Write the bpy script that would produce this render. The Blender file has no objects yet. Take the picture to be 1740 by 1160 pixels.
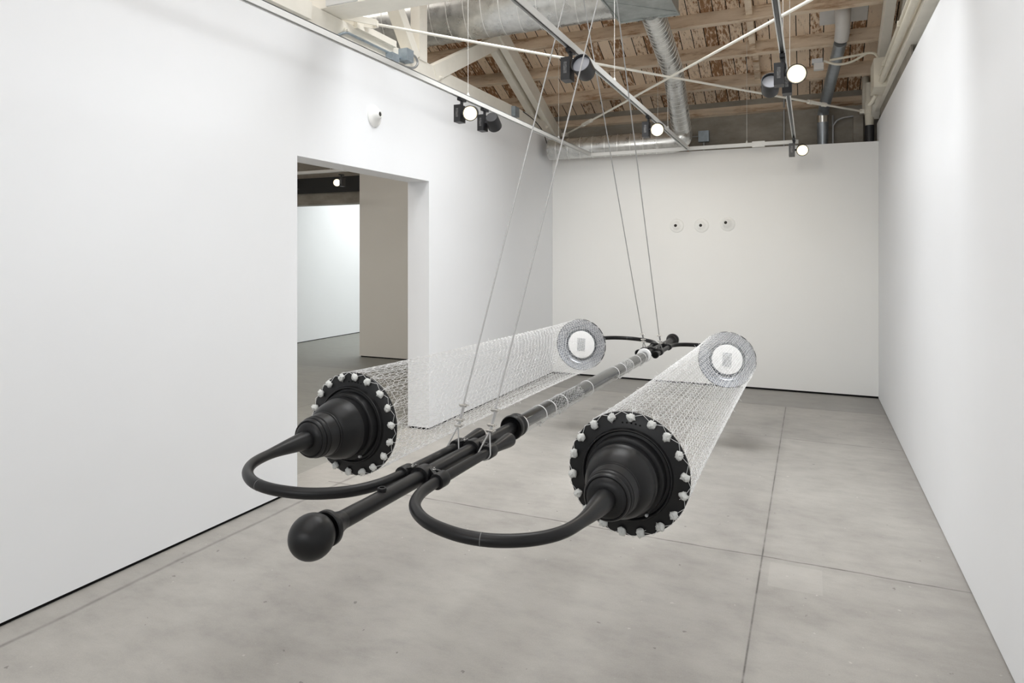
import bpy, math, random
from mathutils import Vector, Matrix
random.seed(7)
SC = bpy.context.scene
COL = SC.collection
PI = math.pi
R = math.radians

# ------------------------------------------------------------------ mesh helper
class MB:
    def __init__(s): s.v = []; s.f = []
    def add(s, vs, fs):
        n = len(s.v); s.v += [tuple(v) for v in vs]; s.f += [tuple(i + n for i in f) for f in fs]; return s
    def box(s, x0, x1, y0, y1, z0, z1):
        return s.add([(x0,y0,z0),(x1,y0,z0),(x1,y1,z0),(x0,y1,z0),(x0,y0,z1),(x1,y0,z1),(x1,y1,z1),(x0,y1,z1)],
                     [(0,3,2,1),(4,5,6,7),(0,1,5,4),(1,2,6,5),(2,3,7,6),(3,0,4,7)])
    def obox(s, c, size, m=None):
        hx, hy, hz = [k/2 for k in size]; c = Vector(c); m = m or Matrix.Identity(3)
        vs = [c + m @ Vector((x,y,z)) for z in (-hz,hz) for x,y in ((-hx,-hy),(hx,-hy),(hx,hy),(-hx,hy))]
        return s.add(vs, [(0,3,2,1),(4,5,6,7),(0,1,5,4),(1,2,6,5),(2,3,7,6),(3,0,4,7)])
    def bar(s, a, b, w, h, up=(0,0,1)):           # rectangular bar from a to b; w sideways, h along up
        a = Vector(a); b = Vector(b); d = (b-a).normalized(); up = Vector(up)
        side = d.cross(up).normalized(); u = side.cross(d).normalized()
        vs = [p + side*x*w/2 + u*y*h/2 for p in (a,b) for x,y in ((-1,-1),(1,-1),(1,1),(-1,1))]
        return s.add(vs, [(3,2,1,0),(4,5,6,7),(0,1,5,4),(1,2,6,5),(2,3,7,6),(3,0,4,7)])
    def tube(s, pts, r, n=16, cap=True):
        pts = [Vector(p) for p in pts]; k = len(pts)
        rs = r if isinstance(r, (list, tuple)) else [r]*k
        t0 = (pts[1]-pts[0]).normalized()
        ref = Vector((0,0,1)) if abs(t0.z) < .9 else Vector((1,0,0))
        nrm = (ref - t0*ref.dot(t0)).normalized(); vs = []
        for i, p in enumerate(pts):
            t = (pts[min(i+1,k-1)]-pts[max(i-1,0)]).normalized()
            nrm = (nrm - t*nrm.dot(t)).normalized(); bn = t.cross(nrm)
            for j in range(n):
                a = 2*PI*j/n; vs.append(p + (nrm*math.cos(a) + bn*math.sin(a))*rs[i])
        fs = [(i*n+j, i*n+(j+1)%n, (i+1)*n+(j+1)%n, (i+1)*n+j) for i in range(k-1) for j in range(n)]
        if cap: fs += [tuple(range(n-1,-1,-1)), tuple(range((k-1)*n, k*n))]
        return s.add(vs, fs)
    def lathe(s, prof, n=48, o=(0,0,0), m=None, closed=False):   # prof: (radius, along Y)
        o = Vector(o); m = m or Matrix.Identity(3); vs = []; rows = []
        for r, y in prof:
            if r < 1e-6: rows.append([len(vs)]); vs.append(o + m @ Vector((0,y,0)))
            else:
                rows.append(list(range(len(vs), len(vs)+n)))
                vs += [o + m @ Vector((r*math.cos(2*PI*j/n), y, r*math.sin(2*PI*j/n))) for j in range(n)]
        fs = []
        pairs = list(zip(rows, rows[1:])) + ([(rows[-1], rows[0])] if closed else [])
        for A, B in pairs:
            for j in range(n):
                q = [A[j%len(A)], A[(j+1)%len(A)], B[(j+1)%len(B)], B[j%len(B)]]
                q = [x for i, x in enumerate(q) if x not in q[:i]]
                if len(q) > 2: fs.append(tuple(q))
        return s.add(vs, fs)
    def mesh(s, name, mat, smooth=True, angle=40, fix=True):
        me = bpy.data.meshes.new(name); me.from_pydata(s.v, [], s.f)
        if fix:
            import bmesh
            bm = bmesh.new(); bm.from_mesh(me); bmesh.ops.recalc_face_normals(bm, faces=bm.faces); bm.to_mesh(me); bm.free()
        me.materials.append(mat)
        if smooth:
            me.polygons.foreach_set('use_smooth', [True]*len(me.polygons)); me.set_sharp_from_angle(angle=R(angle))
        me.update(); return me

def ob(name, me, parent=None, label=None, loc=None, mat=None):
    o = bpy.data.objects.new(name, me); COL.objects.link(o)
    if parent: o.parent = parent
    if label: o['label'] = label
    if loc: o.location = loc
    if mat: o.matrix_local = mat
    return o
def thing(name, label, cat, group=None, me=None, loc=(0,0,0)):
    o = bpy.data.objects.new(name, me); COL.objects.link(o); o.location = loc
    o['label'] = label; o['category'] = cat
    if group: o['group'] = group
    return o
def struct(name, mb, mat, label, cat, smooth=False):
    o = ob(name, mb.mesh(name, mat, smooth)); o['kind'] = 'structure'; o['label'] = label; o['category'] = cat; return o

def crom(pts, n=6):
    out = []; P = [Vector(p) for p in pts]; P = [P[0]*2-P[1]] + P + [P[-1]*2-P[-2]]
    for i in range(1, len(P)-2):
        a, b, c, d = P[i-1:i+3]
        for k in range(n):
            t = k/n
            out.append(.5*((2*b) + (c-a)*t + (2*a-5*b+4*c-d)*t*t + (3*b-a-3*c+d)*t**3))
    out.append(P[-2]); return out

# ------------------------------------------------------------------ materials
class NT:
    def __init__(s, name):
        s.m = bpy.data.materials.new(name); s.m.use_nodes = True; s.t = s.m.node_tree; s.b = s.t.nodes['Principled BSDF']
        s.out = s.t.nodes['Material Output']
    def n(s, ty, **k):
        x = s.t.nodes.new(ty)
        for a, v in k.items():
            if a in x.inputs: x.inputs[a].default_value = v
            else: setattr(x, a, v)
        return x
    def l(s, a, b): s.t.links.new(a, b)
    def coord(s, scale=(1,1,1), kind='Object'):
        c = s.n('ShaderNodeTexCoord'); m = s.n('ShaderNodeMapping'); m.inputs['Scale'].default_value = scale
        s.l(c.outputs[kind], m.inputs[0]); return m.outputs[0]
    def noise(s, vec, sc, det=4, rough=.6):
        x = s.n('ShaderNodeTexNoise'); x.inputs['Scale'].default_value = sc; x.inputs['Detail'].default_value = det
        x.inputs['Roughness'].default_value = rough; s.l(vec, x.inputs['Vector']); return x.outputs['Fac']
    def ramp(s, fac, stops):
        x = s.n('ShaderNodeValToRGB'); e = x.color_ramp.elements
        while len(e) < len(stops): e.new(.5)
        for i, (p, c) in enumerate(stops):
            e[i].position = p; e[i].color = (*c, 1) if len(c) == 3 else c
        s.l(fac, x.inputs[0]); return x.outputs[0]
    def math(s, op, a, b=None, c=None):
        x = s.n('ShaderNodeMath', operation=op)
        for i, v in enumerate((a, b, c)):
            if v is None: continue
            if isinstance(v, (int, float)): x.inputs[i].default_value = v
            else: s.l(v, x.inputs[i])
        return x.outputs[0]
    def mix(s, fac, a, b, mode='MIX'):
        x = s.n('ShaderNodeMix', data_type='RGBA', blend_type=mode)
        for i, v in ((0, fac), (6, a), (7, b)):
            if isinstance(v, (int, float)): x.inputs[i].default_value = v
            elif isinstance(v, tuple): x.inputs[i].default_value = (*v, 1)
            else: s.l(v, x.inputs[i])
        return x.outputs[2]
    def bump(s, h, strength=.2, dist=.01):
        x = s.n('ShaderNodeBump'); x.inputs['Strength'].default_value = strength; x.inputs['Distance'].default_value = dist
        s.l(h, x.inputs['Height']); s.l(x.outputs[0], s.b.inputs['Normal'])

def plain(name, c, rough=.5, metal=0, var=.06, nscale=6, spec=.5):
    t = NT(name); f = t.noise(t.coord(), nscale)
    a = tuple(max(0, x*(1-var)) for x in c); b = tuple(min(1, x*(1+var)) for x in c)
    t.l(t.ramp(f, [(.3, a), (.7, b)]), t.b.inputs['Base Color'])
    t.b.inputs['Roughness'].default_value = rough; t.b.inputs['Metallic'].default_value = metal
    t.b.inputs['Specular IOR Level'].default_value = spec
    return t.m

M_wall = plain('white_wall_paint', (.855,.868,.887), .75, var=.008, nscale=1.2, spec=.2)
M_wallw = plain('warm_white_wall_paint', (.86,.86,.845), .75, var=.008, nscale=1.2, spec=.2)
M_pier = plain('beige_wall_paint', (.80,.78,.73), .75, var=.01, nscale=1.2, spec=.2)
M_gap = plain('black_shadow_gap', (.012,.012,.012), .9, spec=.1)
M_black = plain('black_powder_coat', (.0095,.0095,.0102), .38, var=.12, nscale=9, spec=.3)
M_dark = plain('black_hollow_paint', (.006,.006,.006), .9, spec=.05)
M_chrome = plain('bright_steel', (.75,.74,.71), .22, 1)
M_wire = plain('steel_wire_rope', (.42,.42,.42), .45, .3, nscale=40)
M_whitewire = plain('white_wire', (.72,.72,.70), .5)
M_ceram = plain('white_ceramic', (.88,.88,.86), .35, var=.01)
M_cream = plain('cream_painted_timber', (.86,.83,.75), .65, var=.04, nscale=5, spec=.3)
M_pipe = plain('cream_painted_pipe', (.70,.66,.56), .55, var=.05)
M_track = plain('white_track_enamel', (.70,.70,.68), .45, var=.01)
M_slot = plain('grey_track_slot', (.10,.10,.10), .6)
M_lampblk = plain('black_fixture_paint', (.018,.018,.02), .45)
M_zinc = plain('blue_grey_zinc', (.36,.42,.47), .45, .5, var=.12, nscale=20)
M_conduit = plain('grey_conduit', (.42,.43,.44), .4, .6)
M_copper = plain('copper_pipe', (.36,.16,.09), .45, .5)
M_knot = plain('white_hot_glue', (.66,.67,.65), .55, var=.05, nscale=60)
M_ring = plain('white_nylon_ring', (.85,.85,.85), .5, var=.02)
M_led = plain('white_led_disc', (.93,.93,.93), .5, var=.01)
M_ledpad = plain('pale_grey_led_module', (.60,.61,.62), .35, var=.02)
M_pvc = plain('white_pvc', (.66,.65,.63), .5)

def mk_metal(name, base, rough=.32, seam=0, axis=0):
    t = NT(name); co = t.coord()
    f = t.noise(t.coord((3,3,3)), 3, 5)
    f2 = t.noise(co, 22, 2)
    c = t.ramp(f, [(.25, tuple(x*.72 for x in base)), (.75, tuple(min(1,x*1.15) for x in base))])
    t.l(t.mix(.07, c, t.ramp(f2, [(.3,(.25,.26,.27)),(.7,(.8,.8,.8))])), t.b.inputs['Base Color'])
    t.b.inputs['Metallic'].default_value = .85
    t.l(t.ramp(f, [(.2,(rough-.08,)*3),(.8,(rough+.14,)*3)]), t.b.inputs['Roughness'])
    return t.m
M_duct = mk_metal('galvanised_duct', (.66,.66,.64), .27)
M_seam = plain('bright_duct_seam', (.82,.82,.80), .35, .6)
M_galv = mk_metal('galvanised_reflector', (.40,.42,.46), .36)
M_plen = mk_metal('galvanised_sheet', (.46,.49,.48), .5)
M_vent = mk_metal('galvanised_vent', (.42,.46,.50), .4)

def mk_floor():
    t = NT('polished_concrete')
    co = t.n('ShaderNodeTexCoord'); sep = t.n('ShaderNodeSeparateXYZ'); t.l(co.outputs['Object'], sep.inputs[0])
    X, Y = sep.outputs[0], sep.outputs[1]
    w = t.noise(co.outputs['Object'], 1.3, 3)
    a = t.noise(t.coord((.9,1.1,1)), 1.1, 8, .62)
    b = t.noise(t.coord((1.3,2.2,1)), 3.4, 9, .68)
    g = t.noise(co.outputs['Object'], 160, 3, .7)
    k = t.noise(co.outputs['Object'], 9, 6, .7)
    c = t.ramp(a, [(.30,(.235,.222,.205)),(.48,(.365,.348,.323)),(.66,(.455,.436,.405))])
    c = t.mix(.40, c, t.ramp(b, [(.30,(.215,.205,.192)),(.5,(.375,.356,.33)),(.7,(.48,.46,.43))]))
    c = t.mix(.22, c, t.ramp(g, [(.3,(.26,.25,.23)),(.7,(.46,.44,.41))]))
    c = t.mix(t.ramp(k, [(.66,(0,0,0)),(.8,(.5,.5,.5))]), c, (.20,.19,.175))
    jit = t.math('MULTIPLY', t.math('SUBTRACT', w, .5), .06)
    def line(v, pos, wd, wob=True):
        d = t.math('ABSOLUTE', t.math('SUBTRACT', t.math('ADD', v, jit) if wob else v, pos))
        return t.math('SUBTRACT', 1, t.math('SMOOTHSTEP', d, wd*.3, wd) if False else t.math('MINIMUM', t.math('DIVIDE', d, wd), 1))
    br = t.noise(co.outputs['Object'], 5, 5, .7)
    brk = t.ramp(br, [(.3,(.25,.25,.25)),(.6,(1,1,1))])
    room = t.math('LESS_THAN', Y, 8.06)
    def lay(c, v, pos, wd, st, gate=None, wob=False):
        f = t.math('MULTIPLY', line(v, pos, wd, wob), st); f = t.math('MULTIPLY', f, brk)
        if gate is not None: f = t.math('MULTIPLY', f, gate)
        return t.mix(f, c, (.07,.065,.06))
    c = lay(c, X, -.245, .0065, 1.0, room)
    c = lay(c, X, -.235, .045, .12, room)
    c = lay(c, Y, 4.0, .009, 1.0, t.math('GREATER_THAN', X, -3.3), True)
    c = lay(c, Y, 3.97, .05, .13, t.math('GREATER_THAN', X, -3.3), True)
    c = lay(c, Y, 6.66, .012, .6, t.math('GREATER_THAN', X, -1.2), True)
    c = lay(c, Y, 8.07, .03, .45, None, True)
    c = lay(c, X, -3.2, .02, .6, t.math('LESS_THAN', Y, 4.3), True)
    c = lay(c, Y, 7.1, .10, .45, t.math('MULTIPLY', t.math('GREATER_THAN', X, -2.2), t.math('LESS_THAN', X, -.9)), True)
    c = lay(c, X, -5.2, .012, .6, None, True)
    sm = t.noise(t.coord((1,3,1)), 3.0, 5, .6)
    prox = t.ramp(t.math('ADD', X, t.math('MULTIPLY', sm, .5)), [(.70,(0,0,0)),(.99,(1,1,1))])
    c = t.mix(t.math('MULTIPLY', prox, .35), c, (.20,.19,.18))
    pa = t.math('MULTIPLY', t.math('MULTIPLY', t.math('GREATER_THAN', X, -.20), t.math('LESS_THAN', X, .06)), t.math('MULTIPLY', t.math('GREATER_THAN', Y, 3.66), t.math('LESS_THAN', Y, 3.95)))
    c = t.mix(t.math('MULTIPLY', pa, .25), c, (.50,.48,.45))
    sp = t.noise(co.outputs['Object'], 22, 2, .5)
    c = t.mix(t.ramp(sp, [(.735,(0,0,0)),(.76,(.7,.7,.7))]), c, (.15,.14,.13))
    c = t.mix(t.ramp(sp, [(.24,(.5,.5,.5)),(.265,(0,0,0))]), c, (.62,.60,.57))
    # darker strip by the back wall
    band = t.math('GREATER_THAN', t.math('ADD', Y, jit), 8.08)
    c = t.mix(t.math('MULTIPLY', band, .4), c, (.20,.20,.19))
    # greener, darker concrete next door
    nx = t.math('LESS_THAN', X, -3.62)
    c = t.mix(t.math('MULTIPLY', nx, .75), c, t.mix(.5, c, (.16,.175,.15)))
    t.l(c, t.b.inputs['Base Color'])
    t.l(t.ramp(a, [(.2,(.42,)*3),(.8,(.62,)*3)]), t.b.inputs['Roughness'])
    t.b.inputs['Specular IOR Level'].default_value = .35
    t.bump(g, .05, .004)
    return t.m
M_floor = mk_floor()

def mk_planks(name, light, brown, gap=.145):
    t = NT(name); co = t.n('ShaderNodeTexCoord'); sep = t.n('ShaderNodeSeparateXYZ'); t.l(co.outputs['Object'], sep.inputs[0])
    q = t.math('DIVIDE', sep.outputs[0], gap); fr = t.math('FRACT', q); idx = t.math('FLOOR', q)
    wn = t.n('ShaderNodeTexWhiteNoise', noise_dimensions='1D'); t.l(idx, wn.inputs['W'])
    a = t.noise(t.coord((14,4,4)), 2.6, 9, .74)
    s = t.math('ADD', a, t.math('MULTIPLY', t.math('SUBTRACT', wn.outputs[0], .5), .22))
    c = t.ramp(s, [(.44, light), (.53, tuple(x*.82 for x in light)), (.56, brown), (.76, tuple(x*.6 for x in brown))])
    edge = t.math('MINIMUM', fr, t.math('SUBTRACT', 1, fr))
    c = t.mix(t.math('LESS_THAN', edge, .035), c, (.012,.01,.008))
    t.l(c, t.b.inputs['Base Color']); t.b.inputs['Roughness'].default_value = .85; t.b.inputs['Specular IOR Level'].default_value = .15
    return t.m
M_roof = mk_planks('peeling_painted_boards', (.84,.68,.52), (.37,.205,.11))
def mk_joist():
    t = NT('stained_joist_timber')
    a = t.noise(t.coord((.9,4,4)), 2.2, 8, .68); b = t.noise(t.coord((.5,3,3)), 1.0, 4)
    c = t.ramp(a, [(.34,(.36,.215,.12)),(.47,(.72,.59,.45)),(.7,(.85,.73,.59))])
    c = t.mix(t.ramp(b, [(.5,(0,0,0)),(.72,(.6,.6,.6))]), c, (.17,.11,.065))
    t.l(c, t.b.inputs['Base Color']); t.b.inputs['Roughness'].default_value = .8; t.b.inputs['Specular IOR Level'].default_value = .15
    return t.m
M_joist = mk_joist()
def mk_conc():
    t = NT('rough_board_marked_concrete')
    a = t.noise(t.coord((1,1,2.2)), 2.0, 8, .65); b = t.noise(t.coord(), 14, 5, .7)
    c = t.ramp(a, [(.3,(.21,.19,.16)),(.7,(.38,.35,.30))])
    c = t.mix(t.ramp(b, [(.66,(0,0,0)),(.78,(.35,.35,.35))]), c, (.5,.48,.44))
    t.l(c, t.b.inputs['Base Color']); t.b.inputs['Roughness'].default_value = .9
    return t.m
M_conc = mk_conc()

def mk_clear():
    t = NT('clear_plastic')
    tr = t.n('ShaderNodeBsdfTransparent'); tr.inputs[0].default_value = (.90,.91,.91,1)
    gl = t.n('ShaderNodeBsdfGlossy'); gl.inputs['Roughness'].default_value = .09; gl.inputs[0].default_value = (.95,.95,.95,1)
    lw = t.n('ShaderNodeLayerWeight'); lw.inputs['Blend'].default_value = .5
    mx = t.n('ShaderNodeMixShader'); f = t.math('ADD', t.math('MULTIPLY', t.math('POWER', lw.outputs['Facing'], 3.0), .42), .05)
    t.l(f, mx.inputs[0]); t.l(tr.outputs[0], mx.inputs[1]); t.l(gl.outputs[0], mx.inputs[2]); t.l(mx.outputs[0], t.out.inputs[0])
    return t.m
M_clear = mk_clear()
def mk_net():
    t = NT('white_nylon_net')
    d = t.n('ShaderNodeBsdfDiffuse'); d.inputs[0].default_value = (.93,.93,.93,1)
    e = t.n('ShaderNodeBsdfTranslucent'); e.inputs[0].default_value = (.93,.93,.93,1)
    mx = t.n('ShaderNodeMixShader'); mx.inputs[0].default_value = .35
    t.l(d.outputs[0], mx.inputs[1]); t.l(e.outputs[0], mx.inputs[2]); t.l(mx.outputs[0], t.out.inputs[0])
    return t.m
M_net = mk_net()
def mk_emit(name, c, st):
    t = NT(name); f = t.noise(t.coord(), 30); t.b.inputs['Base Color'].default_value = (.9,.9,.9,1)
    t.l(t.ramp(f, [(0, c), (1, tuple(min(1, x*1.05) for x in c))]), t.b.inputs['Emission Color']); t.b.inputs['Emission Strength'].default_value = st
    return t.m
M_lit = mk_emit('glowing_lens', (1,.97,.88), 22)
M_warm = mk_emit('warm_lens_edge', (1,.80,.42), 1.5)
M_label = plain('grey_label', (.12,.12,.12), .5, var=.8, nscale=120)
M_lens = plain('grey_lens', (.40,.41,.45), .25)

# ------------------------------------------------------------------ room shell (metres; camera stands at x=0, y=0)
XL, XR, YB = -3.37, .742, 8.95
XB, YE = -9.6, 14.5
def slab(pts, th=(0,0,-.1)):
    th = Vector(th); n = len(pts); vs = [Vector(p) for p in pts]; vs += [v + th for v in vs]
    return MB().add(vs, [tuple(range(n)), tuple(range(2*n-1, n-1, -1))] + [(i, i+n, (i+1)%n+n, (i+1)%n) for i in range(n)])
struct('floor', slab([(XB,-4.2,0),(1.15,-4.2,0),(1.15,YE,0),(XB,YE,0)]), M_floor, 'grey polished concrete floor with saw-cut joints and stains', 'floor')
zb = .02
mb = MB()                                    # left wall with its doorway
x0 = -3.612
mb.box(x0, XL, -4, 3.74, zb, 3.40).box(x0, XL, 5.557, 9.3, zb, 3.40).box(x0, XL, 3.74, 5.557, 2.415, 3.40)
struct('wall_left', mb, M_wall, 'long white left wall with a tall open doorway cut through it', 'wall')
mb = MB().box(x0+.012, XL-.012, -4, 3.728, 0, zb).box(x0+.012, XL-.012, 5.569, 9.29, 0, zb)
struct('baseboard_left', mb, M_gap, 'thin black recessed shadow gap under the white left wall', 'baseboard')
struct('wall_right', MB().box(XR, XR+.16, -4, YB+.2, .008, 3.29), M_wall, 'plain white right wall close to the viewer', 'wall')
struct('baseboard_right', MB().box(XR+.008, XR+.15, -4, YB+.2, 0, .008), M_gap, 'thin black recessed gap under the right wall', 'baseboard')
v = [(XL,YB),(XR,YB),(XR,YB+.14),(XL,YB+.14)]
mb = MB().add([(x,y,.025) for x,y in v] + [(x,y,3.078 if x < -1 else 3.047) for x,y in v], [(3,2,1,0),(4,5,6,7),(0,1,5,4),(1,2,6,5),(2,3,7,6),(3,0,4,7)])
struct('wall_back', mb, M_wallw, 'white back wall with three small white cones on it', 'wall')
struct('baseboard_back', MB().box(XL, XR, YB+.012, YB+.12, 0, .025), M_gap, 'thin black recessed gap under the back wall', 'baseboard')
struct('wall_rear', MB().box(XB, 1.15, -4.2, -4, 0, 6.2), M_wall, 'white wall behind the viewer', 'wall')
struct('wall_outer_right', MB().box(1.0, 1.15, -4, 9.9, 0, 6.2), M_conc, 'bare concrete outer wall seen above the right wall', 'wall')
mb = MB().box(-6.0, 1.0, 9.5, 9.75, 0, 4.3).box(XB, -6.0, 9.5, 9.75, 3.06, 4.3)
struct('wall_concrete', mb, M_conc, 'board-marked grey concrete wall above the back wall', 'wall')
# next room
struct('wall_pier', MB().box(-6.865, -3.7, 9.1, 9.42, .02, 3.35), M_pier, 'beige partition wall seen through the doorway', 'wall')
struct('baseboard_pier', MB().box(-6.85, -3.72, 9.115, 9.40, 0, .02), M_gap, 'dark gap under the beige partition beyond the doorway', 'baseboard')
struct('wall_far', MB().box(-9.2, -9.0, 9.75, YE, .015, 3.4), M_wall, 'bright white wall furthest away through the doorway', 'wall')
struct('baseboard_far', MB().box(-9.19, -9.01, 9.75, YE, 0, .015), M_gap, 'black gap under the furthest white wall', 'baseboard')
struct('wall_west', MB().box(XB, XB+.15, -4, 9.5, 0, 6.2), M_wall, 'white wall of the next room', 'wall')
struct('wall_end', MB().box(XB, -3.5, YE-.1, YE, 0, 3.4), M_wall, 'white end wall of the far room', 'wall')
struct('ceiling_far', MB().box(XB, -3.5, 9.75, YE, 3.4, 3.5), M_wall, 'ceiling of the far room', 'ceiling')
struct('wall_far_right', MB().box(-3.6, -3.5, 9.75, YE, 0, 3.4), M_wall, 'white side wall of the far room', 'wall')
SL = .453
def zj(y): return 7.9 - SL*y                 # underside of the joists
zr = lambda y: zj(y) + .2
y1 = 4.3
mb = slab([(XB,9.8,zr(9.8)),(1.15,9.8,zr(9.8)),(1.15,y1,zr(y1)),(XB,y1,zr(y1))], (0,0,.06))
n = slab([(XB,y1,zr(y1)),(1.15,y1,zr(y1)),(1.15,-4.2,zr(y1)),(XB,-4.2,zr(y1))], (0,0,.06)); mb.add(n.v, n.f)
struct('ceiling', mb, M_roof, 'sloping board roof deck of peeling whitewashed planks', 'ceiling')
struct('trim_lintel_beam', MB().box(XB, -6.0, 9.38, 9.5, 2.80, 3.07), plain('black_steel', (.012,.012,.012), .6), 'black steel beam over the far opening beyond the doorway', 'beam')
struct('trim_lintel', MB().box(XB, -6.0, 9.42, 9.72, 2.60, 2.80), M_conc, 'tan concrete lintel under the black steel beam', 'lintel')

ordn = ['first','second','third','fourth','fifth','sixth','seventh','eighth']
for i in range(8):
    y = 9.475 - .53*i
    mb = MB().bar((XB+.15, y+.045, zj(y)+.1), (.99, y+.045, zj(y)+.1), .05, .215, (0,SL,1))
    thing('roof_joist', f'{ordn[i]} stained timber roof joist out from the concrete wall', 'roof joist', 'joists under the board roof', mb.mesh('roof_joist', M_joist, False))

for (bx, k), lb in zip(((-.62,2),(-.62,3),(-.60,1),(-.95,4)), ('second short timber block between joists near the right track, counted from the concrete wall','third timber block between joists near the right track, counted from the concrete wall','timber block between joists nearest the concrete wall','timber block between joists close to the branch duct')):
    y = 9.475 - .53*k
    thing('joist_blocking', lb, 'timber block', 'short blocks between joists', MB().bar((bx,y-.46,zj(y-.46)+.12),(bx,y+.02,zj(y+.02)+.12), .07, .12).mesh('joist_blocking', M_joist, False))
# ------------------------------------------------------------------ roof trusses
def bolt(mb, p, ax, r=.022, h=.02):
    m = Vector((0,1,0)).rotation_difference(Vector(ax)).to_matrix()
    mb.lathe([(0,0),(r,0),(r,h),(0,h)], 6, p, m); mb.lathe([(0,h),(r*.5,h),(r*.5,h*2),(0,h*2)], 10, p, m)
def tc(y): return 4.28 - SL*(y-7.4)
def truss(xc, side, label):
    t = thing('roof_truss', label, 'truss')
    fx = xc + side*.085                                         # face to the room
    ob('bottom_chord', MB().box(xc-.085, xc+.085, -3.9, 9.3, 3.42, 3.565).mesh('bottom_chord', M_cream, False), t)
    for s in (-1, 1):
        ob('top_chord', MB().bar((xc+s*.075, 4.6, tc(4.6)), (xc+s*.075, 9.25, tc(9.25)), .09, .19).mesh('top_chord', M_cream, False), t)
    return t, fx
tl, fx = truss(-3.475, 1, 'cream timber roof truss standing on top of the left wall')
def web(t, x, a, b, w=.10, h=.12):
    ob('web_post' if abs(a[0]-b[0]) < .05 else 'web_brace', MB().bar((x,)+a, (x,)+b, w, h, (0,1,0) if abs(a[0]-b[0]) < .05 else (0,0,1)).mesh('web', M_cream, False), t)
web(tl, -3.43, (5.47,3.56), (5.47,5.0), .10, .14)
web(tl, -3.43, (5.36,3.56), (4.55,4.6), .12, .10)
web(tl, -3.43, (5.70,3.50), (7.25,4.28), .10, .155)
for y, z in ((3.72,3.50),(4.30,3.49),(5.79,3.475),(8.35,3.49),(8.75,3.50)):
    b = MB(); bolt(b, (fx, y, z), (1,0,0)); ob('bolt', b.mesh('bolt', M_cream), tl)
ob('splice_plate', MB().box(fx, fx+.05, -3, 3.86, 3.43, 3.56).mesh('splice_plate', M_cream, False), tl)
ob('cleat', MB().box(fx, fx+.035, 4.42, 4.98, 3.545, 3.60).mesh('cleat', M_cream, False), tl)
tr, fxr = truss(.80, -1, 'cream timber roof truss above the right wall')
web(tr, .80, (6.2,3.56), (5.2,4.9), .10, .14)
ob('web_panel', MB().bar((.80,6.5,3.55),(.80,5.6,4.6), .02, .36).mesh('web_panel', M_track, False), tr)

# tie beam across the room
t = thing('tie_beam', 'heavy cream tie beam resting across the left truss', 'beam')
mb = MB().box(-3.60, .98, 4.02, 4.28, 3.57, 3.86)
ob('timber', mb.mesh('timber', M_cream, False), t)
ob('bracket', MB().box(-3.33, -3.05, 4.0, 4.02, 3.575, 3.86).mesh('bracket', M_track, False), t)

# brace rods with turnbuckles
def rod(a, b, label, clevis):
    t = thing('brace_rod', label, 'rod', 'crossed ceiling brace rods')
    A, B = Vector(a), Vector(b); d = (B-A).normalized()
    ob('rod', MB().tube([A, B], .0125, 10).mesh('rod', M_cream), t)
    tb = A + (B-A)*.86
    up = Vector((0,0,1)); side = d.cross(up).normalized()
    m = MB()
    for s in (-1, 1): m.bar(tb-d*.12+side*s*.024, tb+d*.12+side*s*.024, .014, .02)
    for e in (-.12, .12): m.tube([tb+d*(e-.03), tb+d*(e+.03)], .026, 10)
    ob('turnbuckle', m.mesh('turnbuckle', M_cream), t)
    if clevis:
        m = MB(); pts = [A-d*.30+side*.05, A-d*.02+side*.045, A+d*.01, A-d*.02-side*.045, A-d*.30-side*.05]
        for p, q in zip(pts, pts[1:]): m.bar(p, q, .012, .05)
        ob('clevis', m.mesh('clevis', M_cream, False), t)
    m = MB().obox(B - d*.03, (.08,.08,.05)); ob('end_block', m.mesh('end_block', M_cream, False), t)
rod((-3.26,4.55,3.60), (.62,9.25,3.46), 'thin cream brace rod starting from a U-shaped strap by the left beam', True)
rod((.70,4.55,3.60), (-3.30,9.25,3.46), 'thin cream brace rod running down to the far left corner', False)

# ------------------------------------------------------------------ ducts
dz = thing('air_duct', 'shiny galvanised spiral air duct with box, branch pipe and outlet', 'duct')
def seams(p, q, r, step):
    p, q = Vector(p), Vector(q); L = (q-p).length; k = int(L/step); m = MB(); d = (q-p)/L
    mt = Vector((0,1,0)).rotation_difference((d + Vector((0,0,.12)).cross(d)*0).normalized()).to_matrix()
    tilt = Matrix.Rotation(R(9), 3, 'Z') if abs(d.x) > .8 else Matrix.Rotation(R(9), 3, 'X')
    for i in range(k):
        o = p + d*step*(i+.5)
        m.lathe([(r-.002,-.004),(r+.007,-.004),(r+.007,.004),(r-.002,.004)], 40, o, tilt @ mt, True)
    return m
yd, zd, rd = 6.32, 4.325, .31
ob('main_pipe', MB().tube([(-9.4,yd,zd),(-1.75,yd,zd)], rd, 64).mesh('main_pipe', M_duct), dz)
ob('main_seam', seams((-7,yd,zd),(-1.8,yd,zd), rd, .20).mesh('main_seam', M_seam), dz)
mb = MB().box(-1.75,-1.17,5.55,6.60,4.06,4.66)
mb.bar((-1.76,6.605,4.06),(-1.16,6.605,4.06),.02,.03); mb.bar((-1.75,5.55,4.06),(-1.75,6.6,4.06),.015,.03); mb.bar((-1.17,5.55,4.06),(-1.17,6.6,4.06),.015,.03)
mb.bar((-1.75,6.0,4.058),(-1.17,6.55,4.058),.01,.006)
ob('plenum_box', mb.mesh('plenum_box', M_plen, False), dz)
A0, A1, B1 = (-1.44,6.60,4.14), (-1.475,7.92,3.86), (-1.475,8.56,3.25)
path = crom([A0, (-1.455,7.2,4.02), A1, (-1.475,8.22,3.60), B1], 8)
ob('branch_pipe', MB().tube(path, .118, 40).mesh('branch_pipe', M_duct), dz)
m = MB()
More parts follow.
